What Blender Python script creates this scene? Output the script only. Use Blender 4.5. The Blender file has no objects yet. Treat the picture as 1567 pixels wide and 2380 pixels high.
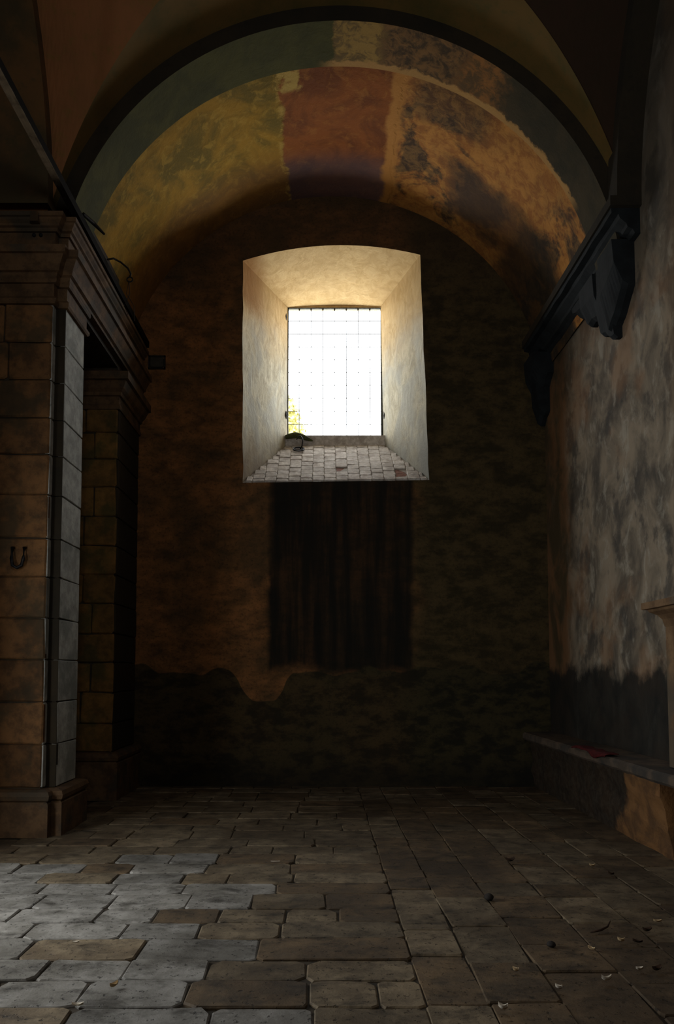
import bpy, bmesh, math, random
from mathutils import Vector, noise as mn
random.seed(7)
SC = bpy.context.scene
COL = SC.collection
R = random.uniform
PI = math.pi

# ------------------------------------------------------------------ camera
FPX, W_, H_ = 1719.0, 1567, 2380
PITCH = math.radians(3.5)
cam_d = bpy.data.cameras.new('camera')
cam = bpy.data.objects.new('camera', cam_d)
COL.objects.link(cam)
SC.camera = cam
cam_d.sensor_width = 36
cam_d.lens = 36 * FPX / H_
cam_d.shift_x = (W_ / 2 - 750) / H_
cam_d.shift_y = (1565 - FPX * math.tan(PITCH) - H_ / 2) / H_
cam_d.clip_start = 0.05
cam.location = (0, 0, 1.6)
cam.rotation_euler = (PI / 2 + PITCH, 0, 0)

# ------------------------------------------------------------------ light: an even white overcast sky, coming in by the window, an unseen side window and an added rear one
SKY = 10.0
world = bpy.data.worlds.new('sky')
SC.world = world
world.use_nodes = True
bg = world.node_tree.nodes['Background']
bg.inputs[0].default_value = (0.93, 0.97, 1.0, 1)
bg.inputs[1].default_value = SKY

def portal(name, loc, rot, sx, sy):
    l = bpy.data.lights.new(name, 'AREA')
    l.shape = 'RECTANGLE'; l.size = sx; l.size_y = sy; l.energy = 1
    l.cycles.is_portal = True
    o = bpy.data.objects.new(name, l); COL.objects.link(o)
    o.location = loc; o.rotation_euler = rot
NX, SY0, SY1, SZ0, SZ1 = -3.7, 3.4, 5.6, 0.4, 2.9      # unseen side window left of the frame, added to light the left floor
RW = (-0.5, 1.1, 4.7, 6.5)                             # x0, x1, z0, z1 of the unseen window added behind the camera for front light
portal('window_portal', (0.19, 11.95, 6.52), (-PI / 2, 0, 0), 1.56, 2.16)
portal('side_portal', (NX - .05, (SY0 + SY1) / 2, (SZ0 + SZ1) / 2), (0, -PI / 2, 0), SZ1 - SZ0, SY1 - SY0)
portal('added_rear_portal', ((RW[0] + RW[1]) / 2, -.65, (RW[2] + RW[3]) / 2), (PI / 2, 0, 0), RW[1] - RW[0], RW[3] - RW[2])

SC.view_settings.view_transform = 'Standard'
SC.view_settings.look = 'None'
SC.view_settings.gamma = 1
SC.view_settings.use_curve_mapping = False
SC.view_settings.exposure = 0.0
SC.cycles.max_bounces = 8
SC.cycles.diffuse_bounces = 6
SC.cycles.sample_clamp_indirect = 6
SC.cycles.caustics_reflective = False

# ------------------------------------------------------------------ material helpers
def lin(h):
    h = h.lstrip('#'); out = []
    for i in (0, 2, 4):
        c = int(h[i:i + 2], 16) / 255
        out.append(c / 12.92 if c <= .04045 else ((c + .055) / 1.055) ** 2.4)
    return (*out, 1)

class G:
    def __init__(s, name):
        s.m = bpy.data.materials.new(name); s.m.use_nodes = True
        s.t = s.m.node_tree; s.b = s.t.nodes['Principled BSDF']
        s.b.inputs['Specular IOR Level'].default_value = .25
        g = s.n('ShaderNodeNewGeometry'); s.P = g.outputs['Position']
        q = s.n('ShaderNodeSeparateXYZ'); s.l(s.P, q.inputs[0]); s.x, s.y, s.z = q.outputs
        s._r = None
    def n(s, k): return s.t.nodes.new(k)
    def l(s, a, b): s.t.links.new(a, b)
    def put(s, v, inp):
        if isinstance(v, bpy.types.NodeSocket): s.l(v, inp)
        else: inp.default_value = v
    @property
    def rnd(s):
        if s._r is None: s._r = s.n('ShaderNodeObjectInfo').outputs['Random']
        return s._r
    def ma(s, op, a, b=0.0, clamp=False):
        d = s.n('ShaderNodeMath'); d.operation = op; d.use_clamp = clamp
        s.put(a, d.inputs[0]); s.put(b, d.inputs[1]); return d.outputs[0]
    def add(s, a, b): return s.ma('ADD', a, b)
    def sub(s, a, b): return s.ma('SUBTRACT', a, b)
    def mul(s, a, b): return s.ma('MULTIPLY', a, b)
    def mx(s, a, b): return s.ma('MAXIMUM', a, b)
    def vec(s, sx=1, sy=1, sz=1):
        d = s.n('ShaderNodeVectorMath'); d.operation = 'MULTIPLY'
        s.l(s.P, d.inputs[0]); d.inputs[1].default_value = (sx, sy, sz); return d.outputs[0]
    def no(s, scale, detail=5, rough=.6, st=None, dist=0.0):
        d = s.n('ShaderNodeTexNoise')
        s.l(s.vec(*st) if st else s.P, d.inputs['Vector'])
        d.inputs['Scale'].default_value = scale; d.inputs['Detail'].default_value = detail
        d.inputs['Roughness'].default_value = rough; d.inputs['Distortion'].default_value = dist
        return d.outputs[0]
    def ss(s, v, a, b):
        d = s.n('ShaderNodeMapRange'); d.interpolation_type = 'SMOOTHSTEP'
        s.put(v, d.inputs[0]); d.inputs[1].default_value = a; d.inputs[2].default_value = b
        return d.outputs[0]
    def wob(s, v, scale, amp, detail=5):           # coordinate with a ragged edge
        return s.add(v, s.mul(s.sub(s.no(scale, detail, .62), .5), amp))
    def box(s, v, a, b, w=.02): return s.mul(s.ss(v, a - w, a + w), s.sub(1.0, s.ss(v, b - w, b + w)))
    def mix(s, f, a, b):
        d = s.n('ShaderNodeMix'); d.data_type = 'RGBA'
        s.put(f, d.inputs[0])
        for v, i in ((a, 6), (b, 7)):
            if isinstance(v, str): v = lin(v)
            s.put(v, d.inputs[i])
        return d.outputs[2]
    def dark(s, col, f): # multiply a colour by a grey factor
        d = s.n('ShaderNodeMix'); d.data_type = 'RGBA'; d.blend_type = 'MULTIPLY'; d.inputs[0].default_value = 1
        s.put(col, d.inputs[6]); c = s.n('ShaderNodeCombineColor')
        for i in range(3): s.put(f, c.inputs[i])
        s.l(c.outputs[0], d.inputs[7]); return d.outputs[2]
    def end(s, col, rough=.9, height=None, bump=.4, dist=.02, metal=0.0):
        if isinstance(col, str): col = lin(col)
        s.put(col, s.b.inputs['Base Color']); s.put(rough, s.b.inputs['Roughness'])
        s.b.inputs['Metallic'].default_value = metal
        if height is not None:
            d = s.n('ShaderNodeBump'); d.inputs['Strength'].default_value = bump
            d.inputs['Distance'].default_value = dist
            s.l(height, d.inputs['Height']); s.l(d.outputs[0], s.b.inputs['Normal'])
        return s.m

def simple(name, c1, c2, scale=8, rough=.85, metal=0, bump=.3, dist=.01, st=None):
    g = G(name); n = g.no(scale, 6, .62, st)
    return g.end(g.mix(g.ss(n, .35, .65), c1, c2), rough, n, bump, dist, metal)

def mat_back():
    g = G('back_wall_plaster')
    big = g.no(.9, 4); mid = g.no(4.2, 6, .62, (1, 1, 1.8)); fine = g.no(28, 4, .7)
    left = g.mix(g.ss(mid, .24, .78), '#4c361e', '#8e5e34')
    left = g.mix(g.mul(g.ss(big, .45, .62), .6), left, '#3f3420')
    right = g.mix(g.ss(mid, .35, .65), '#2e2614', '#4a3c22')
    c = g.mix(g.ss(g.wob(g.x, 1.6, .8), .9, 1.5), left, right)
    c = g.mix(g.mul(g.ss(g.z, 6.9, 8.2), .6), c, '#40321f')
    wet = g.box(g.wob(g.x, 3.0, .16), -.78, 1.3, .05)
    streak = g.no(5, 4, .6, (1, 1, .08))
    wet = g.mul(wet, g.mul(g.ss(g.wob(g.z, 1.2, .5), 1.55, 1.75), g.sub(1.0, g.ss(g.z, 4.42, 4.6))))
    c = g.mix(g.mul(wet, g.add(.78, g.mul(g.ss(streak, .35, .6), .2))), c, '#12120c')
    damp = g.sub(1.0, g.ss(g.add(g.wob(g.z, 1.1, .7, 2), g.mul(g.ss(g.x, -1.35, -1.0), g.mul(g.sub(1.0, g.ss(g.x, -.7, -.4)), .45))), 1.62, 1.645))
    dcol = g.mix(g.ss(mid, .4, .6), '#1d1b10', '#37301b')
    c = g.mix(g.mul(damp, .9), c, dcol)
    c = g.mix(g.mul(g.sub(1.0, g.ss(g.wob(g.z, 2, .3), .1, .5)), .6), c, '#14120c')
    c = g.mix(g.mul(g.ss(fine, .5, .68), .45), c, '#1c160d')
    h = g.add(g.mul(mid, .8), g.add(g.mul(fine, .3), g.mul(damp, .15)))
    return g.end(c, .92, h, .55, .03)

def arc(g, xc, zc):
    a = g.ma('ARCTAN2', g.sub(g.z, zc), g.sub(g.x, xc))
    return g.sub(1.0, g.mul(a, 1 / PI))          # 0 at the left springing, 1 at the right

def mat_barrel():
    g = G('barrel_vault_plaster')
    t0 = arc(g, .15, 5.59)
    t = g.wob(t0, 2.6, .03); y = g.wob(g.y, 3.0, .18)
    n1 = g.no(1.6, 5, .65, None, .6); n2 = g.no(7, 6, .7, None, .5); n3 = g.no(30, 4, .7)
    olive = g.mix(g.ss(n1, .36, .62), '#9c7420', '#6c581c')
    olive = g.mix(g.mul(g.ss(n2, .5, .66), .6), olive, '#b08a34')
    olive = g.mix(g.mul(g.ss(y, 9.3, 10.1), .6), olive, '#7a5030')
    red = g.mix(g.ss(n1, .4, .62), '#8a4e1e', '#6e3c18')
    red = g.mix(g.mul(g.ss(n2, .5, .7), .6), red, '#a06a2c')
    red = g.mix(g.mul(g.ss(g.y, 9.5, 10.0), .6), red, '#4b4a52')  # bluish shade near the back wall, mixed into the colour
    grey = g.mix(g.ss(n2, .4, .62), '#463423', '#775831')
    orange = g.mix(g.ss(n2, .38, .62), '#96602c', '#b47c3a')
    rgt = g.mix(g.ss(n1, .44, .54), grey, orange)
    band = g.box(g.wob(t0, 2.2, .12), .69, .83, .02)
    rgt = g.mix(g.mul(band, .85), rgt, orange)
    dark_area = g.mul(g.box(g.wob(t0, 2.5, .10), .665, .78, .03), g.box(g.wob(g.y, 2.5, .9), 9.2, 10.2, .2))  # ragged dark patch towards the back
    rgt = g.mix(g.mul(dark_area, .9), rgt, '#352a20')
    low = g.mul(g.ss(g.wob(t0, 2.5, .08), .76, .80), g.ss(g.wob(g.y, 2, .5), 9.0, 9.3))
    rgt = g.mix(g.mul(low, .85), rgt, '#242017')
    front = g.mul(g.box(t0, .60, .70, .015), g.sub(1.0, g.ss(g.wob(g.y, 3, .4), 8.7, 8.9)))
    rgt = g.mix(g.mul(front, .8), rgt, grey)
    c = g.mix(g.ss(t, .583, .587), red, rgt)
    c = g.mix(g.box(t, .573, .59, .004), c, '#b07838')
    c = g.mix(g.ss(t, .43, .436), olive, c)
    c = g.mix(g.mul(g.mul(g.box(t, .427, .434, .002), g.ss(n2, .45, .6)), .5), c, '#b8964c')
    c = g.mix(g.mul(g.box(g.wob(t0, 7, .05), .435, .455, .004), g.sub(1.0, g.ss(y, 8.5, 8.6))), c, '#b09048')
    rim = g.sub(1.0, g.ss(g.wob(g.y, 6, .22), 8.16, 8.2))
    c = g.mix(g.mul(rim, g.ss(t0, .44, .46)), c, '#a8763c')
    h = g.add(g.mul(n2, .7), g.add(g.mul(n3, .25), g.add(g.mul(g.ss(t, .43, .436), .5), g.mul(g.ss(t, .583, .587), -.6))))
    return g.end(c, .9, h, .7, .035)

def mat_rib():
    g = G('arch_soffit_plaster')
    t0 = arc(g, .19, 5.62); t = g.wob(t0, 4, .02)
    n1 = g.no(2.2, 5, .65, None, .5); n2 = g.no(8, 6, .7, None, .5); n3 = g.no(30, 4, .7)
    green = g.mix(g.ss(n1, .35, .65), '#3a3815', '#48441a')
    tan = g.mix(g.ss(n2, .42, .58), '#94743a', '#66512c')
    brn = g.mix(g.ss(n2, .38, .62), '#43331f', '#7a5830')
    org = g.mix(g.ss(n2, .38, .6), '#8a5c2c', '#5a4326')
    dk = g.mix(g.ss(n1, .35, .65), '#2f2a1a', '#3e3420')
    c = g.mix(g.ss(t, .543, .56), tan, brn)
    c = g.mix(g.ss(g.wob(t0, 3, .05), .64, .66), c, org)
    c = g.mix(g.ss(g.wob(t0, 3, .07), .69, .72), c, dk)
    c = g.mix(g.ss(t, .491, .495), green, c)
    edge = g.mul(g.ss(g.wob(g.y, 7, .2), 8.0, 8.04), g.mul(g.ss(t0, .47, .5), g.sub(1.0, g.ss(t0, .84, .87))))
    c = g.mix(edge, c, '#aa8048')
    h = g.add(g.mul(n2, .6), g.add(g.mul(n3, .25), g.mul(g.ss(t, .491, .495), -.4)))
    return g.end(c, .9, h, .6, .03)

def mat_web(name, a, b, d, dark_area=0):
    g = G(name); n1 = g.no(1.3, 5, .62); n2 = g.no(9, 5, .7)
    c = g.mix(g.ss(n1, .36, .64), a, b); c = g.mix(g.mul(g.ss(n2, .5, .7), .5), c, d)
    if dark_area: c = g.mix(g.mul(g.ss(g.wob(g.x, 1.2, .8), .9, 1.7), .9), c, '#15120c')   # right half of the vault darkened, its shade put into the colour
    return g.end(c, .92, g.add(n1, g.mul(n2, .4)), .4, .03)

def mat_right():
    g = G('right_wall_plaster')
    st = g.no(3.6, 6, .6, (1, .55, .4), .7); st2 = g.no(8, 5, .66, (1, .6, .4), .4)
    big = g.no(.8, 4); f = g.no(30, 4, .7)
    c = g.mix(g.ss(st, .32, .66), '#4d463c', '#8d7e69')
    c = g.mix(g.mul(g.ss(st2, .5, .68), .6), c, '#a39a88')
    c = g.mix(g.mul(g.ss(g.no(4.4, 5, .64, (1, .5, .42)), .52, .66), .75), c, '#393632')
    c = g.mix(g.mul(g.ss(big, .5, .62), .5), c, '#8a6646')
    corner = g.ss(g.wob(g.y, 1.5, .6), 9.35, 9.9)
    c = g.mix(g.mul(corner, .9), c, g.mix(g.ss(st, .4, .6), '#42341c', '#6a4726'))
    c = g.mix(g.mul(g.sub(1.0, g.ss(g.wob(g.y, 1.5, .3), 6.4, 6.9)), .55), c, '#80603f')
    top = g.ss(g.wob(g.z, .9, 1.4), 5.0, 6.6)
    c = g.mix(g.mul(top, .75), c, '#2b261d')  # shade of the upper wall painted in as a darker colour
    damp = g.mul(g.sub(1.0, g.ss(g.wob(g.z, 1.8, .9), 1.55, 1.75)), g.ss(g.wob(g.y, 2, .3), 6.75, 6.9))
    c = g.mix(g.mul(damp, .92), c, g.mix(st, '#0f100e', '#1e1e1a'))
    h = g.add(g.mul(st, .8), g.add(g.mul(st2, .4), g.mul(f, .2)))
    return g.end(c, .9, h, .6, .03)

def mat_stone(name, a, b, d, var=.5, scale=6, speck=.5):
    g = G(name); n1 = g.no(scale * .35, 4, .6); n2 = g.no(scale, 6, .68); n3 = g.no(scale * 5, 4, .7)
    c = g.mix(g.ss(n2, .36, .64), a, b)
    c = g.mix(g.mul(g.ss(n1, .48, .62), .75), c, d)
    c = g.dark(c, g.add(1 - var / 2, g.mul(g.rnd, var)))
    pit = g.ss(n3, .62, .72)
    c = g.mix(g.mul(pit, speck), c, '#17140f')
    h = g.sub(g.add(n2, g.mul(n1, .8)), g.mul(pit, .35))
    return g.end(c, .85, h, .5, .02)

def mat_floor(name, a, b, d):
    g = G(name); n1 = g.no(.9, 4, .6); n2 = g.no(5, 6, .68); n3 = g.no(26, 4, .7); n4 = g.no(3.4, 7, .74, (1, 1.6, 1), .3)
    c = g.mix(g.ss(n2, .34, .66), a, b)
    c = g.mix(g.mul(g.ss(n1, .46, .6), .6), c, d)
    c = g.dark(c, g.add(.72, g.mul(g.rnd, .4)))
    c = g.mix(g.mul(g.ss(n4, .46, .70), .8), c, '#221c14')       # trodden dirt
    pit = g.ss(n3, .58, .68); c = g.mix(g.mul(pit, .75), c, '#15120d')
    return g.end(c, g.add(.55, g.mul(n2, .4)), g.sub(g.add(n2, g.mul(n1, .8)), g.mul(pit, .4)), .55, .02)

def mat_beam():
    g = G('dark_wood'); n = g.no(5, 6, .62, (8, .5, 8))
    c = g.mix(n, '#0b0907', '#171108')
    pale_underside = g.mul(g.box(g.wob(g.y, 2, .5), 5.2, 6.9, .15), g.sub(1.0, g.ss(g.wob(g.z, 9, .02), 6.372, 6.384)))  # underside paler along part of the beam
    g.b.inputs['Specular IOR Level'].default_value = .05
    return g.end(g.mix(pale_underside, c, g.mix(n, '#6a5a46', '#a8967c')), .8, n, .3, .01)

def mat_splay():
    g = G('window_reveal_plaster')
    n1 = g.no(1.8, 5, .62, (1, 1, .6), .5); n2 = g.no(7, 6, .7, (1, 1, .5), .6); n3 = g.no(34, 4, .7)
    c = g.mix(g.ss(n2, .3, .68), '#9a9078', '#c0b69c')
    c = g.mix(g.mul(g.ss(n1, .42, .6), .6), c, '#9d9c92')
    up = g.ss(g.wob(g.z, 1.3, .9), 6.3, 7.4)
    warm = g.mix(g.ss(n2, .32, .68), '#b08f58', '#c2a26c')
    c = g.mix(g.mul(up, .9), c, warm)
    cr = g.mul(g.ss(g.wob(g.z, 2, .4), 6.9, 7.25), g.mul(g.sub(1.0, g.ss(g.x, -1.1, -.75)), g.sub(1.0, g.ss(g.y, 11.0, 11.4))))
    c = g.mix(g.mul(cr, .8), c, '#8a5c2a')
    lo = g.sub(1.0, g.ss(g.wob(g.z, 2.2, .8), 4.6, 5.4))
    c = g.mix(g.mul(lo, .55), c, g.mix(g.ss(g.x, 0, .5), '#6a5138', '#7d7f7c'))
    h = g.add(g.mul(n2, .7), g.add(n1, g.mul(n3, .2)))
    return g.end(c, .9, h, .5, .03)

M = dict(
    back=mat_back(), barrel=mat_barrel(), rib=mat_rib(), right=mat_right(), splay=mat_splay(),
    webA=mat_web('lunette_plaster', '#4c401c', '#624a22', '#45421f'),
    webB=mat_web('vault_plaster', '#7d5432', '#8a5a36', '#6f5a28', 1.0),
    trans=mat_web('transverse_arch_plaster', '#453a26', '#66492a', '#3c3b26'),
    shade_plaster=mat_web('shade_dark_plaster', '#221d13', '#2c2417', '#191610'),  # near-black tone paints the shade on the arch face and recessed strips
    shell=mat_web('nave_plaster', '#6b543a', '#5a4530', '#4c4030'),
    warm=mat_stone('brown_ashlar', '#4c3620', '#704f2e', '#3a3222', .45),
    grey=mat_stone('window_lit_ashlar', '#8b8a82', '#a9a89f', '#74766f', .2),  # same stone as the brown faces, window light put into a paler grey
    far=mat_stone('far_pier_ashlar', '#5a4320', '#7a592c', '#443f20', .35),
    mould=mat_stone('moulded_stone', '#4a3724', '#654c32', '#3a362c', .2),
    moulddark=simple('dark_moulded_stone', '#0d1011', '#171b1c', 6),
    floor=mat_floor('floor_stone', '#5a4e3c', '#7a6b54', '#463826'),
    floor_lit=mat_floor('lit_floor_stone', '#6e6a62', '#8e8a82', '#5a554b'),  # paler copy of the floor stone, stands in for light at left
    floorr=mat_floor('brown_floor_stone', '#4f4231', '#6a573f', '#372c20'),
    mortar=simple('mortar', '#2a241b', '#3c3326', 14),
    sill=mat_stone('sill_brick', '#aaa094', '#c8c0b6', '#978c80', .2, 16, .25),
    redbrick=simple('broken_red_brick', '#8a5a44', '#5a3626', 20),
    sillbed=simple('sill_mortar', '#8e867a', '#a0988c', 14),
    iron=simple('wrought_iron', '#1b1b1c', '#2e2b28', 20, .55, .6),
    ironrust=simple('grey_iron', '#33342f', '#45443c', 20, .6, .4),
    wood=mat_beam(),
    wire=simple('black_wire', '#1a150e', '#2a2014', 10),
    benchslab=mat_stone('bench_slab_stone', '#443a30', '#5a4c3e', '#2e2d2a', .1, 5),
    benchbase=None,
    ped=mat_stone('pedestal_plaster', '#5f4730', '#7a5f42', '#4e483c', .1, 4),
    cloth=simple('red_cloth', '#380808', '#4c0c0b', 30),
    box=simple('grey_metal_box', '#2e2a22', '#38342a', 12, .8),
    leaf=simple('dry_leaf', '#a08560', '#c2ab84', 30),
    leafd=simple('dark_leaf', '#2a1d14', '#3c2a1c', 30),
    pale=simple('pale_husk', '#b9ae9c', '#d2c8b6', 30),
    peb=simple('dark_pebble', '#1c1916', '#2b2622', 30),
    moss=simple('mossy_stone', '#33351c', '#4c4e2a', 18),
    foliage=simple('tree_leaves', '#b4b070', '#cdc58a', 4),
    bark=simple('bark', '#4a3a28', '#5c4a34', 8),
)
def mat_bench():
    g = G('bench_base_plaster'); n = g.no(3, 6, .66, None, .4); n2 = g.no(14, 5, .7)
    c = g.mix(g.ss(n, .38, .6), '#5a4028', '#7a5632')
    bare = g.ss(g.add(g.wob(g.y, 2.0, .8), g.mul(g.sub(g.wob(g.z, 3, .3), .4), .8)), 7.25, 7.4)
    c = g.mix(g.mul(bare, .9), c, g.mix(g.ss(n2, .4, .6), '#1a1712', '#2e2a22'))
    return g.end(c, .9, g.add(n, g.add(g.mul(n2, .5), g.mul(bare, -.5))), .7, .03)
M['benchbase'] = mat_bench()

# ------------------------------------------------------------------ mesh helpers
def link(name, verts, faces, m, parent=None, loc=(0, 0, 0), smooth=False, kind=None):
    me = bpy.data.meshes.new(name); me.from_pydata([tuple(v) for v in verts], [], faces); me.update()
    bm = bmesh.new(); bm.from_mesh(me)
    bmesh.ops.recalc_face_normals(bm, faces=bm.faces); bm.to_mesh(me); bm.free()
    if m: me.materials.append(m)
    if smooth:
        for p in me.polygons: p.use_smooth = True
    o = bpy.data.objects.new(name, me); COL.objects.link(o)
    o.location = loc
    if parent: o.parent = parent; o.location = Vector(loc) - Vector(parent.location)
    if kind: o['kind'] = kind
    return o
def empty(name, loc=(0, 0, 0), kind=None):
    o = bpy.data.objects.new(name, None); COL.objects.link(o); o.location = loc; o.empty_display_size = .2
    if kind: o['kind'] = kind
    return o
def tag(o, label, cat, group=None):
    o['label'] = label; o['category'] = cat
    if group: o['group'] = group
    return o
def boxm(x0, x1, y0, y1, z0, z1):
    v = [(x0, y0, z0), (x1, y0, z0), (x1, y1, z0), (x0, y1, z0), (x0, y0, z1), (x1, y0, z1), (x1, y1, z1), (x0, y1, z1)]
    return v, [(0, 3, 2, 1), (4, 5, 6, 7), (0, 1, 5, 4), (1, 2, 6, 5), (2, 3, 7, 6), (3, 0, 4, 7)]
def joinm(parts):
    V, F = [], []
    for v, f in parts:
        b = len(V); V += list(v); F += [tuple(i + b for i in q) for q in f]
    return V, F
def gridm(fn, nu, nv):
    V = [fn(i / nu, j / nv) for j in range(nv + 1) for i in range(nu + 1)]
    F = [(j * (nu + 1) + i, j * (nu + 1) + i + 1, (j + 1) * (nu + 1) + i + 1, (j + 1) * (nu + 1) + i) for j in range(nv) for i in range(nu)]
    return V, F
def tube(pts, r, n=8):
    V, F = [], []; pts = [Vector(p) for p in pts]; up = Vector((.13, .27, .95))
    for i, p in enumerate(pts):
        d = (pts[min(i + 1, len(pts) - 1)] - pts[max(i - 1, 0)]).normalized()
        a = d.cross(up).normalized(); b = d.cross(a); rr = r[i] if isinstance(r, (list, tuple)) else r
        for k in range(n):
            q = 2 * PI * k / n; V.append(p + (a * math.cos(q) + b * math.sin(q)) * rr)
    for i in range(len(pts) - 1):
        for k in range(n):
            F.append((i * n + k, i * n + (k + 1) % n, (i + 1) * n + (k + 1) % n, (i + 1) * n + k))
    F.append(tuple(range(n))[::-1]); F.append(tuple(range((len(pts) - 1) * n, len(pts) * n)))
    return V, F
def stone(a, b, depth, U, Vv, N, proud=.0, jit=.012, bev=.014, rnd=.03, tilt=.0):
    """a rough dressed block: face size a x b in the U,V plane, its face proud along N, its bed depth behind"""
    U, Vv, N = Vector(U), Vector(Vv), Vector(N)
    j = lambda: R(-jit, jit)
    c = min(rnd, a * .3, b * .3); ha, hb = a / 2, b / 2
    ring = []
    for sx, sy in ((1, 1), (-1, 1), (-1, -1), (1, -1)):
        c1, c2 = c * R(.5, 1.5), c * R(.5, 1.5)
        p = [(sx * ha, sy * (hb - c2)), (sx * (ha - c1), sy * hb)]
        ring += p if sx * sy > 0 else p[::-1]
        if sx > 0 and sy > 0: ring += [(R(-.2, .2) * a, hb)]
        if sx < 0 and sy < 0: ring += [(R(-.2, .2) * a, -hb)]
    ring = [(u + j(), v + j()) for u, v in ring]
    n = len(ring); tu, tv = R(-tilt, tilt), R(-tilt, tilt); out = []
    for (u, v) in ring: out.append(U * u + Vv * v - N * depth)
    for (u, v) in ring: out.append(U * u + Vv * v + N * (proud - bev))
    for (u, v) in ring:
        k = 1 - bev * 1.3 / max(.05, math.hypot(u, v)); out.append(U * u * k + Vv * v * k + N * (proud + tu * u + tv * v))
    F = []
    for q in (0, 1):
        F += [(q * n + i, q * n + (i + 1) % n, (q + 1) * n + (i + 1) % n, (q + 1) * n + i) for i in range(n)]
    F.append(tuple(range(2 * n, 3 * n))); F.append(tuple(range(n))[::-1])
    return out, F
def sweep(path, profile, close_ends=True):
    """profile (offset, z) carried along a plan path; outward is to the right of travel"""
    pts = [Vector((x, y)) for x, y in path]; offs = []
    for i in range(len(pts)):
        ns = []
        for a, b in ((i - 1, i), (i, i + 1)):
            if a >= 0 and b < len(pts):
                d = (pts[b] - pts[a]).normalized(); ns.append(Vector((d.y, -d.x)))
        if len(ns) == 2 and abs(ns[0].dot(ns[1])) < .5: offs.append(ns[0] + ns[1])
        else: offs.append(ns[0])
    V, F = [], []; n = len(profile)
    for p, o in zip(pts, offs):
        for off, z in profile: V.append((p.x + o.x * off, p.y + o.y * off, z))
    for i in range(len(pts) - 1):
        for k in range(n - 1):
            F.append((i * n + k, i * n + k + 1, (i + 1) * n + k + 1, (i + 1) * n + k))
    if close_ends:
        F.append(tuple(range(n))); F.append(tuple(range((len(pts) - 1) * n, len(pts) * n))[::-1])
    return V, F

# ------------------------------------------------------------------ the shell
YB, YF, XL, XR, HT, XN, YR = 10.6, 7.5, -2.68, 3.25, 10.8, NX, -0.6
# back wall with the window hole
WTL, WTR, WBR, WBL = (-1.18, 7.70), (1.447, 7.79), (1.551, 4.405), (-1.163, 4.365)
def head(u):                                  # the low arch of the window head on the wall face
    x = WTL[0] + (WTR[0] - WTL[0]) * u
    return x, WTL[1] + (WTR[1] - WTL[1]) * u + .19 * (1 - (2 * u - 1) ** 2)
NT = 24
top = [head(i / NT) for i in range(NT + 1)]
def side(p, q, n, amp):
    return [(p[0] + (q[0] - p[0]) * i / n + amp * (mn.noise((i * .6, p[0], 3)) if 0 < i < n else 0), p[1] + (q[1] - p[1]) * i / n) for i in range(n + 1)]
NS = 14
sideR = side(WTR, WBR, NS, .02); sideL = side(WBL, WTL, NS, .02); bot = side(WBR, WBL, 16, 0)
def wall_with_hole():
    loop = top[:-1] + sideR[:-1] + bot[:-1] + sideL[:-1]
    bm = bmesh.new()
    def ring(p):
        vs = [bm.verts.new((x, YB, z)) for x, z in p]
        return [bm.edges.new((vs[i], vs[(i + 1) % len(vs)])) for i in range(len(vs))]
    e = ring(loop) + ring([(XN - .3, -.3), (3.6, -.3), (3.6, HT), (XN - .3, HT)])
    bmesh.ops.triangle_fill(bm, use_beauty=True, use_dissolve=False, edges=e, normal=(0, -1, 0))
    V = [v.co.copy() for v in bm.verts]; bm.verts.index_update()
    F = [tuple(v.index for v in f.verts) for f in bm.faces]; bm.free()
    return V, F
v, f = wall_with_hole()
link('wall_back', v, f, M['back'], kind='structure')
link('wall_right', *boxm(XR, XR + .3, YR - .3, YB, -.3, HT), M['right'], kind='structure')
v, f = joinm([boxm(XN, RW[0], YR - .3, YR, -.3, HT), boxm(RW[1], XR + .3, YR - .3, YR, -.3, HT), boxm(RW[0], RW[1], YR - .3, YR, -.3, RW[2]), boxm(RW[0], RW[1], YR - .3, YR, RW[3], HT)])
link('wall_rear', v, f, M['shell'], kind='structure')
v, f = joinm([boxm(XN - .4, XN, YR - .3, SY0, -.3, HT), boxm(XN - .4, XN, SY1, YB, -.3, HT), boxm(XN - .4, XN, SY0, SY1, SZ1, HT), boxm(XN - .4, XN, SY0, SY1, -.3, SZ0)])
link('wall_nave', v, f, M['shell'], kind='structure')
w2 = empty('unseen_side_window', (NX, SY0, SZ0), 'structure')
link('added_window_surround', *joinm([boxm(NX - .06, NX + .04, SY0 - .16, SY1 + .16, SZ0 - .16, SZ0), boxm(NX - .06, NX + .04, SY0 - .16, SY1 + .16, SZ1, SZ1 + .16), boxm(NX - .06, NX + .04, SY0 - .16, SY0, SZ0, SZ1), boxm(NX - .06, NX + .04, SY1, SY1 + .16, SZ0, SZ1)]), M['grey'], w2)
w3 = empty('added_rear_window', (RW[0], YR, RW[2]), 'structure')  # unseen opening, added to light the back wall and piers
link('added_window_surround', *joinm([boxm(RW[0] - .16, RW[1] + .16, YR - .05, YR + .04, RW[2] - .16, RW[2]), boxm(RW[0] - .16, RW[1] + .16, YR - .05, YR + .04, RW[3], RW[3] + .16), boxm(RW[0] - .16, RW[0], YR - .05, YR + .04, RW[2], RW[3]), boxm(RW[1], RW[1] + .16, YR - .05, YR + .04, RW[2], RW[3])]), M['grey'], w3)

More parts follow.
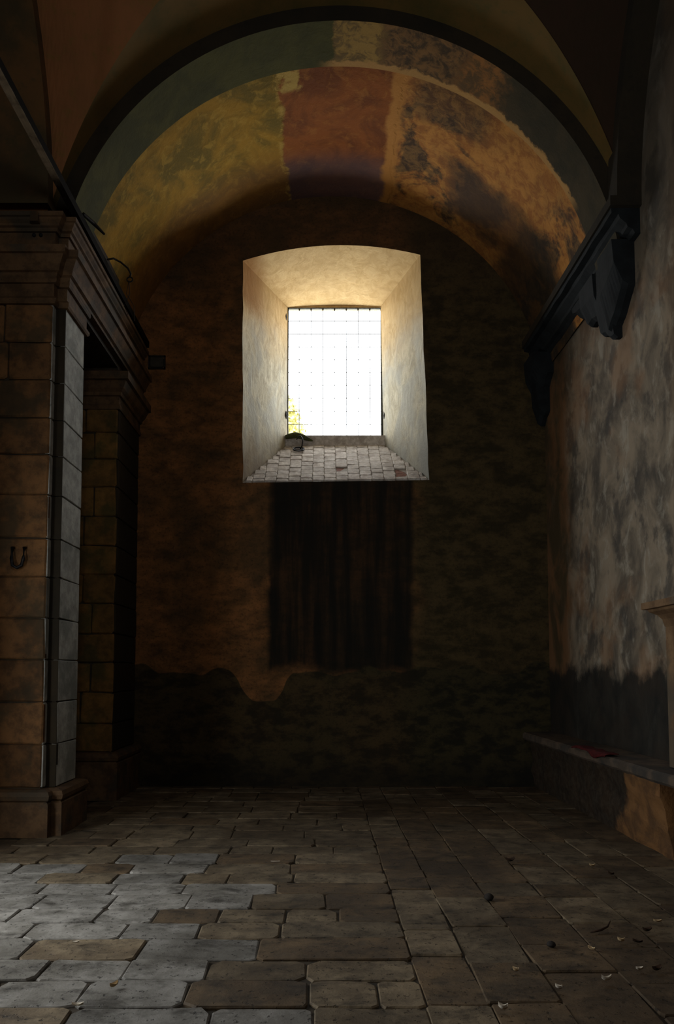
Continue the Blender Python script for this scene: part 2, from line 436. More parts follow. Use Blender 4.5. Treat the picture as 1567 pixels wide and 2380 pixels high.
# ceiling: barrel of the chapel, transverse arch, lunette, nave vault
ceil = empty('ceiling', (0, 6, HT), 'structure')
def arcgrid(xc, zc, rad, y0, y1, a0=7, nu=96, nv=24, amp=.012):
    def fn(u, w):
        a = math.radians(180 - a0 - (180 - 2 * a0) * u); y = y0 + (y1 - y0) * w
        r = rad + amp * mn.noise((u * 9, y * 2, 1.7)) if 0 < w < 1 else rad
        return (xc + r * math.cos(a), y, zc + r * math.sin(a))
    return gridm(fn, nu, nv)
link('barrel_vault', *arcgrid(.15, 5.59, 3.10, 8.05, YB + .02), M['barrel'], ceil, smooth=True)
AX, AZ, AR = .19, 5.62, 2.95
link('arch_soffit', *arcgrid(AX, AZ, AR, YF, 8.1, nv=10, amp=.006), M['rib'], ceil, smooth=True)
def ringm(r0, r1, y, a0=7, n=96):
    def fn(u, w):
        a = math.radians(180 - a0 - (180 - 2 * a0) * u); r = r0 + (r1 - r0) * w
        return (AX + r * math.cos(a), y, AZ + r * math.sin(a))
    return gridm(fn, n, 2)
link('arch_back_edge', *ringm(AR, AR + .4, 8.1), M['rib'], ceil)
link('arch_fascia', *ringm(AR, AR + .45, YF), M['shade_plaster'], ceil)
LR, VY, VZ, VR, ZR = AR + .17, 3.35, 6.38, 4.05, 3.6   # lunette radius, nave vault axis
def zA(x): return AZ + math.sqrt(max(.0001, LR * LR - (x - AX) ** 2))
def phi0(x):
    if abs(x - AX) >= LR: return 0
    return math.asin(max(0, min(1, (zA(x) - VZ) / ZR)))
xl, xr = AX - LR * .97, XR + .02
def lun(u, w):
    a = math.radians(180 - 13 - (180 - 26) * u)
    x, z = AX + LR * math.cos(a), AZ + LR * math.sin(a)
    p = math.asin(max(0, min(1, (z - VZ) / ZR))); yg = VY + VR * math.cos(p)
    return (x, YF + .005 + (yg - .012 - YF) * w, z)
link('lunette', *gridm(lun, 96, 6), M['webA'], ceil, smooth=True)
def nav(x0, x1, cut):
    def fn(u, w):
        x = x0 + (x1 - x0) * u; p0 = phi0(x) if cut else 0; p = p0 + (PI - p0) * w
        return (x, VY + VR * math.cos(p), VZ + ZR * math.sin(p))
    return fn
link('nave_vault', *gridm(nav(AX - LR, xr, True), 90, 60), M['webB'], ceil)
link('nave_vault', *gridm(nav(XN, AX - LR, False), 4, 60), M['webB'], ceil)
def tarch(x0, x1):
    r = VR - .15; q = ZR - .15; n = 64; V = []
    for i in range(n + 1):
        p = PI * i / n; c, s = math.cos(p), math.sin(p)
        V += [(x0, VY + r * c, VZ + q * s), (x1, VY + r * c, VZ + q * s), (x1, VY + (VR + .1) * c, VZ + (ZR + .1) * s), (x0, VY + (VR + .1) * c, VZ + (ZR + .1) * s)]
    F = [(i * 4 + k, i * 4 + (k + 1) % 4, i * 4 + 4 + (k + 1) % 4, i * 4 + 4 + k) for i in range(n) for k in range(4)]
    return V, F
link('transverse_arch', *tarch(-3.62, -2.80), M['trans'], ceil)
link('transverse_arch', *tarch(3.0, 3.26), M['shade_plaster'], ceil)  # right arch coloured dark in place of its shade
link('roof_slab', *boxm(XN, 3.6, YR, YB, HT, HT + .2), M['shell'], ceil)
link('springing_pad', *boxm(2.93, XR + .02, 7.25, YB, 6.36, 6.46), M['shade_plaster'], ceil)

# left piers, opening and their stones
wl = empty('wall_left', (XL, 8.5, 0), 'structure')
core = joinm([boxm(XN, XL - .02, YF + .02, 8.08, 0, HT), boxm(-3.62, -2.80, 7.42, YF + .02, 0, 6.4), boxm(-3.95, XL - .02, 9.52, YB, 0, 6.5),
              boxm(-3.95, XL - .02, 8.08, 9.52, 5.62, HT), boxm(-4.2, -3.95, 8.08, 9.52, 0, 6), boxm(XN, XL - .25, 8.08, YB, 6.36, HT)])
link('pier_core', *core, M['mortar'], wl)
def block(name, cx, cy, cz, a, b, U, N, m, parent, **k):
    return link(name, *stone(a, b, .05, U, (0, 0, 1), N, **k), m, parent, (cx, cy, cz))
zf = [.46, .892, 1.313, 1.737, 2.156, 2.573, 2.966, 3.415, 3.828, 4.207, 4.60, 4.995, 5.40]
for i in range(len(zf) - 1):
    z0, z1 = zf[i], zf[i + 1]; h = z1 - z0 - .010; zc = (z0 + z1) / 2
    js = [-3.62, -3.62 + R(.25, .4), -2.78]
    for a, b in zip(js[:-1], js[1:]):             # pilaster face
        block('stone_block', (a + b) / 2, 7.40, zc, b - a - .012, h, (1, 0, 0), (0, -1, 0), M['warm'], wl, proud=R(-.002, .01), jit=.006, rnd=.015)
    block('stone_block', -2.78, 7.455, zc, .085, h, (0, 1, 0), (1, 0, 0), M['grey'], wl, proud=R(-.003, .003), jit=.004, rnd=.01, bev=.006)  # window-lit side of the pilaster, light put into the grey
    block('stone_block', -2.73, YF, zc, .10, h, (1, 0, 0), (0, -1, 0), M['shade_plaster'], wl, proud=0, jit=.002, rnd=.004, bev=.003)  # recessed strip, pilaster's shadow painted in with the dark plaster
    block('stone_block', XL, (YF + 8.1) / 2, zc, 8.1 - YF - .01, h, (0, 1, 0), (1, 0, 0), M['grey'], wl, proud=R(0, .006), jit=.004, rnd=.008, bev=.006)
zg = [.60, .958, 1.353, 1.738, 2.108, 2.497, 2.877, 3.25, 3.636, 4.021, 4.397, 4.746, 5.06]
for i in range(len(zg) - 1):
    z0, z1 = zg[i], zg[i + 1]; h = z1 - z0 - .010; zc = (z0 + z1) / 2
    js = [-3.95, -3.5, -2.98 - .12 * (i % 2), XL] if i % 3 else [-3.95, -3.3, XL]
    for a, b in zip(js[:-1], js[1:]):
        block('stone_block', (a + b) / 2, 9.5, zc, b - a - .012, h, (1, 0, 0), (0, -1, 0), M['far'], wl, proud=R(0, .012), jit=.008, rnd=.02)
    block('stone_block', XL, 10.05, zc, 1.08, h, (0, 1, 0), (1, 0, 0), M['shade_plaster'], wl, proud=R(0, .01), jit=.006, rnd=.02)  # unlit side of the far pier, shade put into the colour
pathA = [(-3.7, 7.4), (-2.78, 7.4), (-2.78, YF), (XL, YF), (XL, 8.1), (-3.3, 8.1)]
pathB = [(-3.7, 7.4), (-2.78, 7.4), (-2.78, YF), (XL, YF), (XL, YB)]
link('architrave', *sweep(pathA, [(-.05, 5.39), (.03, 5.39), (.045, 5.41), (.045, 5.44), (.03, 5.46), (.018, 5.47), (.018, 5.60), (.045, 5.605), (.055, 5.63), (.05, 5.66), (.055, 5.67), (-.05, 5.68)]), M['mould'], wl)
link('cornice', *sweep(pathB, [(-.05, 5.67), (.055, 5.67), (.06, 5.70), (.09, 5.71), (.10, 5.76), (.14, 5.83), (.15, 5.85), (.18, 5.855), (.18, 5.93), (.03, 5.96), (-.05, 5.97)]), M['mould'], wl)
link('frieze', *sweep(pathB, [(-.05, 5.955), (.02, 5.955), (.02, 6.15), (-.05, 6.155)]), M['mould'], wl)
link('upper_cornice', *sweep(pathB, [(-.05, 6.145), (.045, 6.145), (.05, 6.18), (.075, 6.19), (.075, 6.215), (.10, 6.24), (.11, 6.26), (.13, 6.265), (.13, 6.31), (.02, 6.38), (-.28, 6.40)]), M['mould'], wl)
link('far_capital', *sweep([(-3.95, 9.5), (XL, 9.5), (XL, YB)], [(-.05, 5.05), (.025, 5.05), (.035, 5.08), (.025, 5.11), (.012, 5.12), (.012, 5.22), (.04, 5.23), (.05, 5.27), (.09, 5.31), (.12, 5.37), (.13, 5.39), (.17, 5.40), (.17, 5.5), (.02, 5.56), (-.05, 5.62)]), M['mould'], wl)
basep = lambda z, o: [(-.05, 0), (o, 0), (o, z - .14), (o - .02, z - .12), (o + .005, z - .10), (o + .015, z - .06), (o, z - .02), (.05, z - .005), (-.05, z)]
link('pier_base', *sweep(pathA, basep(.46, .10)), M['mould'], wl)
link('far_pier_base', *sweep([(-3.95, 9.5), (XL, 9.5), (XL, YB)], basep(.60, .09)), M['mould'], wl)
for x in (-2.98, -2.91):                          # two small bosses under the top fillet
    link('boss', *tube([(x, 7.39, 6.11), (x, 7.37, 6.12), (x, 7.36, 6.125)], [.018, .02, .012], 8), M['moulddark'], wl)
link('bracket', *boxm(-2.98, -2.90, 7.26, 7.36, 6.20, 6.30), M['warm'], wl)

# broken cornice on the right wall
wr = bpy.data.objects['wall_right']
def ragged(prof, y0, y1, n, amp, xw=XR):
    V, F = [], []; m = len(prof)
    for i in range(n + 1):
        y = y0 + (y1 - y0) * i / n
        for k, (o, z) in enumerate(prof):
            V.append((xw - o + amp * mn.noise((y * 3, k * .7, 5)), y, z + amp * mn.noise((y * 4, k * .9, 9))))
    for i in range(n):
        for k in range(m - 1): F.append((i * m + k, i * m + k + 1, (i + 1) * m + k + 1, (i + 1) * m + k))
    F.append(tuple(range(m))); F.append(tuple(range(n * m, n * m + m))[::-1])
    return V, F
link('right_cornice', *ragged([(-.05, 6.08), (.05, 6.10), (.08, 6.14), (.13, 6.16), (.14, 6.2), (.21, 6.26), (.22, 6.3), (.29, 6.31), (.3, 6.4), (.05, 6.44), (-.05, 6.44)], 7.3, YB, 40, .012), M['moulddark'], wr)
def shard(y0, y1, o, zt, zb0, zb1, steps):
    prof = [(-.05, zt)] + [(o * (1 - .0 * k), zt) for k in (0,)]
    V, F = [], []
    n = 8
    for i in range(n + 1):
        y = y0 + (y1 - y0) * i / n; zb = zb0 + (zb1 - zb0) * i / n + .06 * mn.noise((y * 7, o * 5, 2))
        V += [(XR + .05, y, zt), (XR - o, y, zt), (XR - o * .92, y, (zt + zb) / 2), (XR - o * .55, y, zb + .04), (XR - o * .3, y, zb), (XR + .05, y, zb)]
    for i in range(n):
        for k in range(6): F.append((i * 6 + k, i * 6 + (k + 1) % 6, i * 6 + 6 + (k + 1) % 6, i * 6 + 6 + k))
    F.append(tuple(range(6))); F.append(tuple(range(n * 6, n * 6 + 6))[::-1])
    return V, F
link('capital_fragment', *shard(7.45, 7.85, .24, 6.12, 5.66, 5.28, 3), M['moulddark'], wr)
link('capital_fragment', *shard(7.80, 8.18, .17, 6.12, 5.22, 5.42, 3), M['moulddark'], wr)
link('capital_fragment', *shard(8.12, 8.55, .20, 6.12, 5.62, 5.72, 3), M['moulddark'], wr)
link('capital_fragment', *shard(8.5, 8.95, .15, 6.12, 5.80, 6.0, 3), M['moulddark'], wr)
link('rear_capital_fragment', *shard(10.15, 10.6, .30, 6.12, 5.85, 5.55, 3), M['moulddark'], wr)
link('rear_capital_fragment', *shard(10.35, 10.6, .20, 5.75, 5.35, 5.2, 3), M['moulddark'], wr)

# ------------------------------------------------------------------ window: splayed reveals, brick sill, iron grille
YO = 11.8
OTL, OTR, OBR, OBL = (-.575, 7.60), (.955, 7.61), (.987, 5.45), (-.573, 5.45)
SZ = 5.31
win = empty('window_1', (.19, YB, 4.4), 'structure')
def ruled(front, back, nv, amp):
    n = len(front)
    def fn(u, w):
        i = min(n - 1, round(u * (n - 1))); (x0, z0), (x1, z1) = front[i], back[i]
        d = amp * mn.noise((x0 * 2 + u, w * 3, z0 * 2)) if 0 < w < 1 and 0 < i < n - 1 else 0
        return (x0 + (x1 - x0) * w + d, YB + (YO - YB) * w, z0 + (z1 - z0) * w + d)
    return gridm(fn, n - 1, nv)
lerp = lambda p, q, n: [(p[0] + (q[0] - p[0]) * i / n, p[1] + (q[1] - p[1]) * i / n) for i in range(n + 1)]
link('reveal_head', *ruled(top, [(x, z + .03 * (1 - (2 * i / NT - 1) ** 2)) for i, (x, z) in enumerate(lerp(OTL, OTR, NT))], 8, .012), M['splay'], win, smooth=True)
link('reveal_right', *ruled(sideR, lerp(OTR, (OBR[0], SZ), NS), 8, .02), M['splay'], win, smooth=True)
link('reveal_left', *ruled(sideL, lerp((OBL[0], SZ), OTL, NS), 8, .02), M['splay'], win, smooth=True)
link('sill_bed', *ruled(bot, lerp((OBR[0], SZ), (OBL[0], SZ), 16), 6, .008), M['sillbed'], win)
link('sill_upstand', *boxm(-.60, 1.01, YO - .06, YO + .2, SZ - .2, 5.44), M['sill'], win)
ext = joinm([boxm(-.9, OTL[0], YO, YO + .12, 5.2, 7.9), boxm(OBR[0], 1.3, YO, YO + .12, 5.2, 7.9), boxm(-.9, 1.3, YO, YO + .12, 7.60, 7.9)])
link('outer_reveal', *ext, M['splay'], win)
# bricks of the sill, laid in columns up the slope
slope = Vector((0, YO - YB, SZ - 4.385)); sl = slope.length; sv = slope.normalized(); sn = Vector((0, -sv.z, sv.y))
ncol, nrow = 16, 9
red_spots = {(8, 2), (13, 0), (13, 1)}
for c in range(ncol):
    off = (c % 2) * .5 * sl / nrow
    for r in range(-1, nrow):
        s0, s1 = r * sl / nrow + off, (r + 1) * sl / nrow + off
        s0, s1 = max(0.0, s0), min(sl - .03, s1)
        if s1 - s0 < .05: continue
        w0, w1 = (s0 + s1) / 2 / sl, 0
        xa = WBL[0] + (OBL[0] - WBL[0]) * w0; xb = WBR[0] + (OBR[0] - WBR[0]) * w0
        cx0, cx1 = -1.2 + c * 2.8 / ncol, -1.2 + (c + 1) * 2.8 / ncol
        cx0, cx1 = max(cx0, xa + .02), min(cx1, xb - .02)
        if cx1 - cx0 < .04: continue
        tiltz = .04 * ((cx0 + cx1) / 2 + 1.16) / 2.7 * (1 - w0)
        p = Vector((0, YB, 4.367)) + sv * ((s0 + s1) / 2); broken = (c, r) in red_spots
        st = stone(cx1 - cx0 - .004, s1 - s0 - .004, .03, (1, 0, 0), sv, sn, proud=.003 if broken else R(.018, .028), jit=.005, bev=.008, rnd=.014, tilt=.03)
        link('sill_brick', *st, M['redbrick'] if broken else M['sill'], win, ((cx0 + cx1) / 2, p.y, p.z + tiltz))
# grille
gx0, gx1, gz0, gz1, gy = -.575, .97, 5.44, 7.60, YO + .03
gr = empty('grille', (.19, gy, 5.44)); gr.parent = win; gr.location = Vector((.19, gy, 5.44)) - Vector(win.location)
def child3(name, vf, m, abs_loc=(0, 0, 0)):
    o = link(name, *vf, m); o.parent = gr; o.location = Vector(abs_loc) - Vector((.19, gy, 5.44)); return o
child3('grille_frame', joinm([boxm(gx0 - .02, gx0 + .018, gy - .02, gy + .02, gz0, gz1), boxm(gx1 - .018, gx1 + .02, gy - .02, gy + .02, gz0, gz1),
                              boxm(gx0, gx1, gy - .02, gy + .02, gz1 - .018, gz1 + .01), boxm(gx0, gx1, gy - .02, gy + .02, gz0 - .01, gz0 + .016)]), M['ironrust'])
for i in range(7):
    x = gx0 + (gx1 - gx0) * (i + 1) / 8
    child3('grille_bar', tube([(x, gy, gz0), (x, gy, gz1 - .07), (x, gy, gz1 - .05), (x, gy, gz1)], [.006, .006, .007, .022], 6), M['ironrust'])
for i in range(9):
    z = gz0 + (gz1 - gz0) * (i + 1) / 10
    child3('grille_bar', tube([(gx0, gy + .012, z), (gx1, gy + .012, z)], .006, 6), M['ironrust'])
for x, z in ((gx0 - .03, 7.42), (gx0 - .02, 5.78), (gx1 + .03, 7.42), (gx1 + .035, 5.78)):
    child3('hinge_pin', tube([(x, YO - .03, z - .06), (x, YO - .04, z), (x, YO - .03, z + .06)], [.015, .024, .015], 8), M['iron'])
link('mossy_lump', *tube([(-.60, YO - .09, 5.40), (-.52, YO - .09, 5.42), (-.44, YO - .10, 5.43), (-.36, YO - .09, 5.42), (-.28, YO - .09, 5.39), (-.2, YO - .08, 5.36), (-.16, YO - .08, 5.34)], [.03, .045, .05, .047, .04, .025, .008], 10), M['moss'], win, smooth=True)

# ------------------------------------------------------------------ floor of separate stones
fl = link('floor', *boxm(XN, 3.6, YR, YB, -.3, -.014), M['mortar'], kind='structure')
stuff = []; cells = []
y = -.6; row = 0
XS = .50
def visible(x, y): return y > 3.15 and abs(x - .02) < .47 * y + .3
ys = []
while y < YB:
    d = R(.26, .34) if y < 6.5 else R(.28, .4)
    ys.append((y, min(YB, y + d))); y += d
for (y0, y1) in ys:
    x = XN - R(0, .4)
    while x < XS:
        w = R(.34, .72); x1 = x + w
        if XS - x1 < .22: x1 = XS
        cells.append((max(x, XN), x1, y0, y1, 0)); x = x1
xs = [XS]
while xs[-1] < XR: xs.append(min(XR, xs[-1] + R(.30, .42)))
for xa, xb in zip(xs[:-1], xs[1:]):
    y = YR - R(0, .4)
    while y < YB:
        d = R(.3, .66); cells.append((xa, xb, max(y, YR), min(YB, y + d), 1)); y += d
def inside(x0, x1, y0, y1):
    if x1 < -2.6 and y1 > 7.4: return False
    return x1 - x0 > .05 and y1 - y0 > .05
cells = [c for c in cells if inside(*c[:4])]
def area(c):
    cx, cy = (c[0] + c[1]) / 2, (c[2] + c[3]) / 2
    return (c[1] - c[0]) * (c[3] - c[2]) / cy ** 3 if visible(cx, cy) else 0
cells.sort(key=area, reverse=True)
for k, (x0, x1, y0, y1, z) in enumerate(cells):
    cx, cy = (x0 + x1) / 2, (y0 + y1) / 2; gap = .004 if z else .007
    sh = R(-.03, .03)
    st = stone(x1 - x0 - gap, y1 - y0 - gap, .05, (1, 0, 0), (sh, 1, 0), (0, 0, 1), proud=R(-.005, .005), jit=.007 if not z else .005, bev=.007, rnd=R(.012, .05) if not z else .015, tilt=.010)
    if k < 296 and area((x0, x1, y0, y1, z)) > 0:
        link('floor_stone', *st, M['floor_lit'] if R(0, 1) < max(0, min(.92, (-.1 - cx - .2 * (cy - 4)) * 1.1)) * max(0, min(1, (6.9 - cy) / 1.2)) else M['floor'] if R(0, 1) < (.75 if not z else .35) else M['floorr'], fl, (cx, cy, 0))  # paler stones gather at left to paint the pool of light
    else:
        stuff.append(([(p[0] + cx, p[1] + cy, p[2]) for p in st[0]], st[1]))
link('floor_stones', *joinm(stuff), M['floorr'], fl, kind='stuff')

# ------------------------------------------------------------------ things
# bench
b = empty('stone_bench', (3.05, 8.2, 0)); tag(b, 'long stone slab bench on a plastered base along the right wall', 'bench')
def slab():
    V, F = [], []; n = 60
    for i in range(n + 1):
        y = 5.3 + (10.58 - 5.3) * i / n; e = .018 * mn.noise((y * 3, 0, 4)); g_ = .01 * mn.noise((y * 5, 2, 4))
        V += [(XR - .002, y, .665), (2.87 + e, y, .66 + g_), (2.845 + e, y, .685 + g_), (2.845 + e * .7, y, .745), (2.87 + e, y, .765 + g_ * .6), (XR - .002, y, .775)]
    for i in range(n):
        for k in range(6): F.append((i * 6 + k, i * 6 + (k + 1) % 6, i * 6 + 6 + (k + 1) % 6, i * 6 + 6 + k))
    F.append(tuple(range(6))); F.append(tuple(range(n * 6, n * 6 + 6))[::-1]); return V, F
link('slab', *slab(), M['benchslab'], b)
def bbase(u, w):
    y = 6.42 + (10.58 - 6.42) * u; n = mn.noise((y * 2.3, w * 3, 6)) * .03 + mn.noise((y * 7, w * 8, 1)) * .012
    bare = max(0, min(1, (y - 7.15) / .2)) * max(0, min(1, (w - .35) / .2)) * .05
    return (2.90 + .10 * (1 - w) + n + bare, y, .665 * w)
v, f = gridm(bbase, 60, 16)
v2, f2 = boxm(3.12, XR - .002, 6.43, 10.57, 0, .66)
endv = [bbase(0, j / 16) for j in range(17)] + [(3.2, 6.42, .665), (3.2, 6.42, 0)]
link('base', *joinm([(v, f), (v2, f2), (endv, [tuple(range(19))])]), M['benchbase'], b)
# pedestal on the bench
p = empty('wall_pedestal', (3.1, 6.1, .775)); tag(p, 'plastered pedestal with projecting moulded cap standing on the bench at the right edge', 'pedestal')
link('shaft', *boxm(3.05, XR - .002, 5.4, 6.56, .782, 2.04), M['ped'], p)
link('cap', *sweep([(XR - .002, 6.56), (3.05, 6.56), (3.05, 5.3)][::-1][::1], [(.02, 2.015), (-.006, 2.015), (-.015, 2.05), (-.02, 2.08), (-.05, 2.12), (-.10, 2.15), (-.11, 2.17), (-.15, 2.175), (-.15, 2.215), (.05, 2.22)]), M['ped'], p)
link('cap_top', *boxm(2.9, XR - .002, 5.3, 6.71, 2.205, 2.235), M['ped'], p)
# red cloth on the bench edge
def cloth(u, w):
    y = 7.45 + .95 * u; d = w * (.135 + .02 * math.sin(u * 6))
    x = 2.96 - d if d < .11 else 2.815; z = .795 + .004 * math.sin(u * 17) if d < .11 else .786 - (d - .11) * (.7 + .8 * math.sin(u * 5) ** 2)
    return (x - .005 * math.sin(u * 23 + w * 4), y + .05 * w * math.sin(u * 9), z)
tag(link('red_cloth', *gridm(cloth, 40, 12), M['cloth'], smooth=True), 'crumpled dark red cloth lying over the front edge of the bench', 'cloth')
sol = bpy.data.objects['red_cloth'].modifiers.new('thick', 'SOLIDIFY'); sol.thickness = .006
# tie beam
tb = link('tie_beam', *boxm(-.035, .035, YR + .02, YB, -.045, .045), M['wood'], None, (-2.585, 0, 6.42))
tag(tb, 'long dark timber tie beam running above the left cornice to the back wall', 'beam')
# cable hanging from the beam
cb = empty('loose_cable', (-2.55, 8.58, 6.45)); tag(cb, 'thin dark looped cable with loose ends hanging from the beam at left', 'cable')
X0 = -2.53
link('loop', *tube([(X0, 8.42, 6.46), (X0 + .04, 8.52, 6.53), (X0 + .10, 8.62, 6.54), (X0 + .17, 8.68, 6.50), (X0 + .20, 8.70, 6.44), (X0 + .19, 8.70, 6.40)], .011), M['wire'], cb, smooth=True)
link('coil', *tube([(X0 + .19 + .035 * math.cos(a * .6), 8.70, 6.37 + .03 * math.sin(a * .6)) for a in range(22)], .008), M['wire'], cb, smooth=True)
for dx, dz, k in ((.14, -.42, 1), (.22, -.5, -1)):
    link('loose_end', *tube([(X0 + .18, 8.70, 6.36), (X0 + .17 + k * .02, 8.71, 6.2), (X0 + dx - k * .02, 8.72, 6.05), (X0 + dx + .03, 8.72, 6.36 + dz)], .004, 6), M['wire'], cb)
rd = link('iron_rod', *tube([(-2.56, 7.62, 6.50), (-2.50, 7.78, 6.50), (-2.42, 7.92, 6.46)], [.02, .022, .012]), M['iron'])
tag(rd, 'short dark iron rod end sticking out beside the tie beam at the arch springing', 'rod')
# junction box on the back wall
jb = empty('junction_box', (-2.43, YB, 6.15)); tag(jb, 'small square grey box with dark rim on the back wall at upper left', 'box')
link('lid', *stone(.20, .15, .05, (1, 0, 0), (0, 0, 1), (0, -1, 0), proud=.035, jit=.002, bev=.01, rnd=.02), M['box'], jb, (-2.43, YB, 6.15))
link('rim', *joinm([boxm(-2.555, -2.305, YB - .03, YB, 6.05, 6.07), boxm(-2.555, -2.305, YB - .03, YB, 6.23, 6.25), boxm(-2.555, -2.535, YB - .03, YB, 6.05, 6.25), boxm(-2.325, -2.305, YB - .03, YB, 6.05, 6.25)]), M['iron'], jb)
# iron hook with dish on the sill
hp = Vector((-.38, YB + .93, 4.387 + .93 * (SZ - 4.385) / 1.2 + .03))
hk = empty('iron_hook', hp); tag(hk, 'black iron ring stand with a curled hook on the brick sill', 'hook')
def ringt(r, rr, tiltn):
    return tube([hp + Vector((r * math.cos(a), r * .75 * math.sin(a), r * .75 * math.sin(a) * .77 + .015)) for a in [2 * PI * i / 24 for i in range(25)]], rr, 6)
def rel(vf): return [Vector(q) - hp for q in vf[0]], vf[1]
link('ring', *rel(ringt(.085, .012, 0)), M['iron'], hk, tuple(hp), smooth=True)
link('stem', *rel(tube([hp + Vector(q) for q in ((.02, 0, .01), (.05, .0, .06), (.065, 0, .14), (.06, 0, .19), (.03, 0, .225), (0, 0, .22), (-.02, 0, .19), (-.035, 0, .165))], [.012, .01, .009, .009, .009, .009, .009, .006], 8)), M['iron'], hk, tuple(hp), smooth=True)
link('crossbar', *rel(tube([hp + Vector((-.08, 0, .012)), hp + Vector((.0, .01, .02)), hp + Vector((.08, 0, .012))], .01, 6)), M['iron'], hk, tuple(hp))
# iron staple on the pilaster
sp = link('iron_staple', *tube([(-.06, .05, .12), (-.06, -.03, .11), (-.06, -.045, .0), (-.045, -.05, -.07), (0, -.05, -.095), (.045, -.05, -.07), (.06, -.045, .0), (.06, -.03, .11), (.06, .05, .12)], .017, 8), M['iron'], None, (-3.06, 7.40, 2.75), True)
tag(sp, 'black U shaped iron staple fixed in the left pilaster stone', 'staple')
# litter
def leafm(L, Wd, curl):
    L, Wd, curl = L * .55, Wd * .7, curl * .7
    def fn(u, w):
        a = (u - .5) * L; b_ = (w - .5) * Wd * math.sin(PI * (.08 + .84 * u))
        return (a, b_, .012 + curl * (u - .5) ** 2 * L * 4 + abs(w - .5) * curl * .12)
    V, F = gridm(fn, 8, 4); n = len(V)
    V2 = [(x, y, z - .004) for x, y, z in V]; V = V + V2; F = F + [tuple(i + n for i in q)[::-1] for q in F]
    return V, F
def pebm(r, fz=.6):
    V, F = gridm(lambda u, w: (r * math.sin(PI * max(.02, min(.98, w))) * math.cos(2 * PI * u), r * math.sin(PI * max(.02, min(.98, w))) * math.sin(2 * PI * u), r * fz * (1 - math.cos(PI * w))), 10, 6)
    return [(x * (1 + .15 * mn.noise((x * 60, y * 60, r))), y, z) for x, y, z in V], F
def litter(name, lab, cat, x, y, vf, m, rz):
    o = link(name, *vf, m, None, (x, y, .006), True); o.rotation_euler.z = rz; tag(o, lab, cat); return o
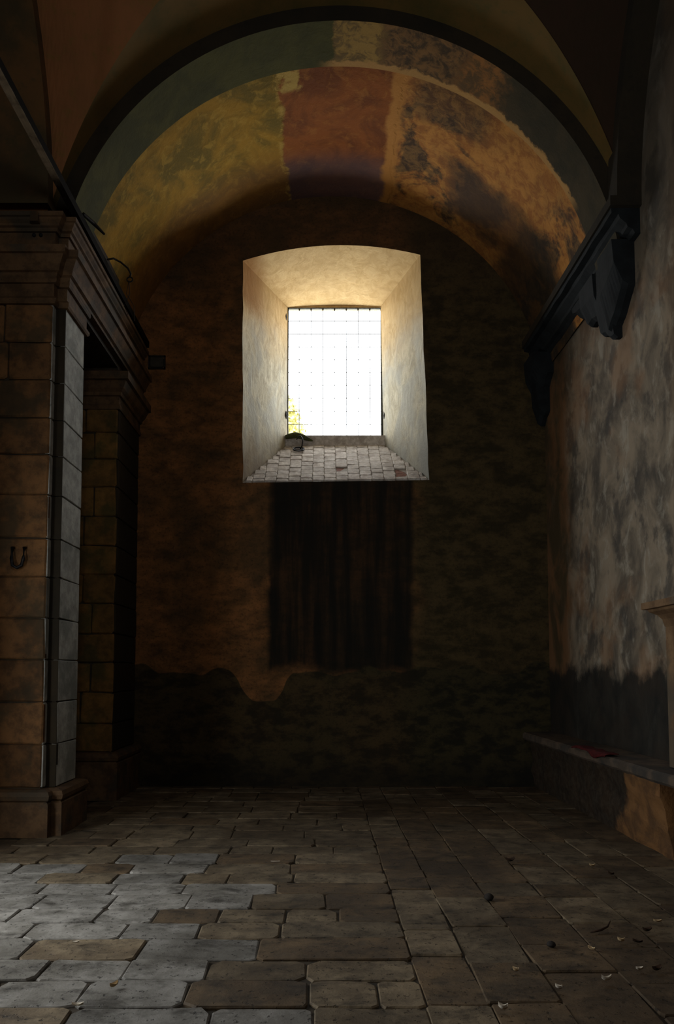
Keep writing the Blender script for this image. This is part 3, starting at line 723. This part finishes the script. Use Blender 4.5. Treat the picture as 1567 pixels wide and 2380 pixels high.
L_ = [
 ('dry_leaf', 'pale curled leaf on the floor stones nearest the bottom left corner', 'leaf', -1.171, 3.637, leafm(.10, .035, .18), 'pale', .1),
 ('dry_leaf', 'brown curled leaf caught in a joint of the lit stones at lower left', 'leaf', -1.058, 3.854, leafm(.09, .04, .3), 'leaf', .9),
 ('dry_leaf', 'small pale leaf on the large bluish lit stone at left', 'leaf', -1.458, 4.466, leafm(.08, .025, .12), 'pale', 0),
 ('straw', 'thin white straw lying on dim stones left of centre below the back wall', 'straw', -.399, 6.344, leafm(.14, .02, .05), 'pale', 0),
 ('dark_leaf', 'dark folded leaf standing up on the floor right of centre, farthest back', 'leaf', 1.588, 6.358, leafm(.15, .09, .35), 'leafd', .3),
 ('round_pebble', 'round black pebble on the warm lit stones right of centre', 'pebble', 1.17, 5.307, pebm(.035, .7), 'peb', 0),
 ('round_pebble', 'small black pebble in the joint left of the bigger twig at right', 'pebble', 1.335, 4.42, pebm(.028, .6), 'peb', 0),
 ('dry_leaf', 'orange brown leaf on the stones right of the small black pebble', 'leaf', 1.545, 4.355, leafm(.08, .03, .25), 'leaf', 2.2),
 ('twig', 'dark twig with upturned end lying in a wide joint at right', 'twig', 1.714, 4.661, tube([(-.07, -.02, .01), (0, 0, .016), (.05, .02, .03), (.08, .05, .055)], [.006, .008, .006, .003], 6), 'leafd', 0),
 ('dark_leaf', 'brown curled leaf in the wide joint right of the twig', 'leaf', 2.0, 4.66, leafm(.11, .05, .3), 'leafd', .2),
 ('dry_leaf', 'pale folded leaf just below the twig at right', 'leaf', 1.77, 4.49, leafm(.07, .03, .3), 'leaf', 2.6),
 ('dark_leaf', 'dark brown leaf below the curled leaf at right', 'leaf', 1.86, 4.47, leafm(.10, .04, .2), 'leafd', 2.7),
 ('dry_leaf', 'thin crescent leaf on dark stones at lower right', 'leaf', 1.47, 3.93, leafm(.10, .025, .35), 'pale', .1),
 ('dry_leaf', 'bent pale leaf at the bottom edge right of centre', 'leaf', .854, 3.601, leafm(.08, .03, .4), 'pale', 2.7),
 ('dry_leaf', 'short pale leaf midway between the crescent leaf and the bent one', 'leaf', 1.19, 3.83, leafm(.06, .025, .3), 'pale', 2.5),
 ('dry_leaf', 'pale leaf beside a dark curl nearest the right edge', 'leaf', 1.70, 4.07, leafm(.07, .03, .2), 'pale', 0),
 ('dark_leaf', 'dark curled leaf beside the pale one nearest the right edge', 'leaf', 1.79, 4.06, leafm(.12, .05, .3), 'leafd', .4),
 ('dry_leaf', 'tan leaf on the stones near the right edge level with the twig', 'leaf', 2.14, 4.83, leafm(.09, .03, .2), 'leaf', -.2),
 ('dry_leaf', 'small pale leaf on far stones below the bench end', 'leaf', 2.22, 6.2, leafm(.08, .04, .25), 'leaf', -.4),
 ('dark_leaf', 'small dark leaf in front of the pale leaf below the bench end', 'leaf', 2.28, 5.95, leafm(.08, .04, .25), 'leafd', -.4),
 ('dry_leaf', 'tiny tan leaf in a joint centre right near the bottom', 'leaf', 1.03, 4.05, leafm(.06, .03, .3), 'leaf', 2.4),
]
for nm, lab, cat, x, y, vf, m, rz in L_: litter(nm, lab, cat, x, y, vf, M[m], rz)

# ------------------------------------------------------------------ the tree outside, seen low in the left panes
tr = empty('tree', (-1.5, 17.5, 0)); tag(tr, 'sunny yellow green tree seen through the lower left window panes', 'tree')
link('trunk', *tube([(-1.5, 17.5, 0), (-1.55, 17.5, 3.5), (-1.4, 17.5, 6.0)], [.22, .17, .08], 10), M['bark'], tr, smooth=True)
V, F = [], []
rr = random.Random(3)
for k in range(9000):
    a, c_, s_ = rr.uniform(0, 2 * PI), rr.uniform(-1, 1), rr.random() ** (1 / 3)
    q = Vector((-1.75, 17.5, 6.7)) + Vector((math.cos(a) * math.sqrt(1 - c_ * c_) * 1.45, math.sin(a) * math.sqrt(1 - c_ * c_) * 1.2, c_ * 2.1)) * s_
    d = Vector((rr.gauss(0, 1), rr.gauss(0, 1), rr.gauss(0, 1))).normalized(); e = d.cross(Vector((rr.gauss(0, 1), 0, 1))).normalized(); L0 = rr.uniform(.09, .17)
    n = len(V); V += [q - d * L0, q + e * L0 * .4, q + d * L0, q - e * L0 * .4]; F.append((n, n + 1, n + 2, n + 3))
link('foliage', V, F, M['foliage'], tr, kind='stuff')
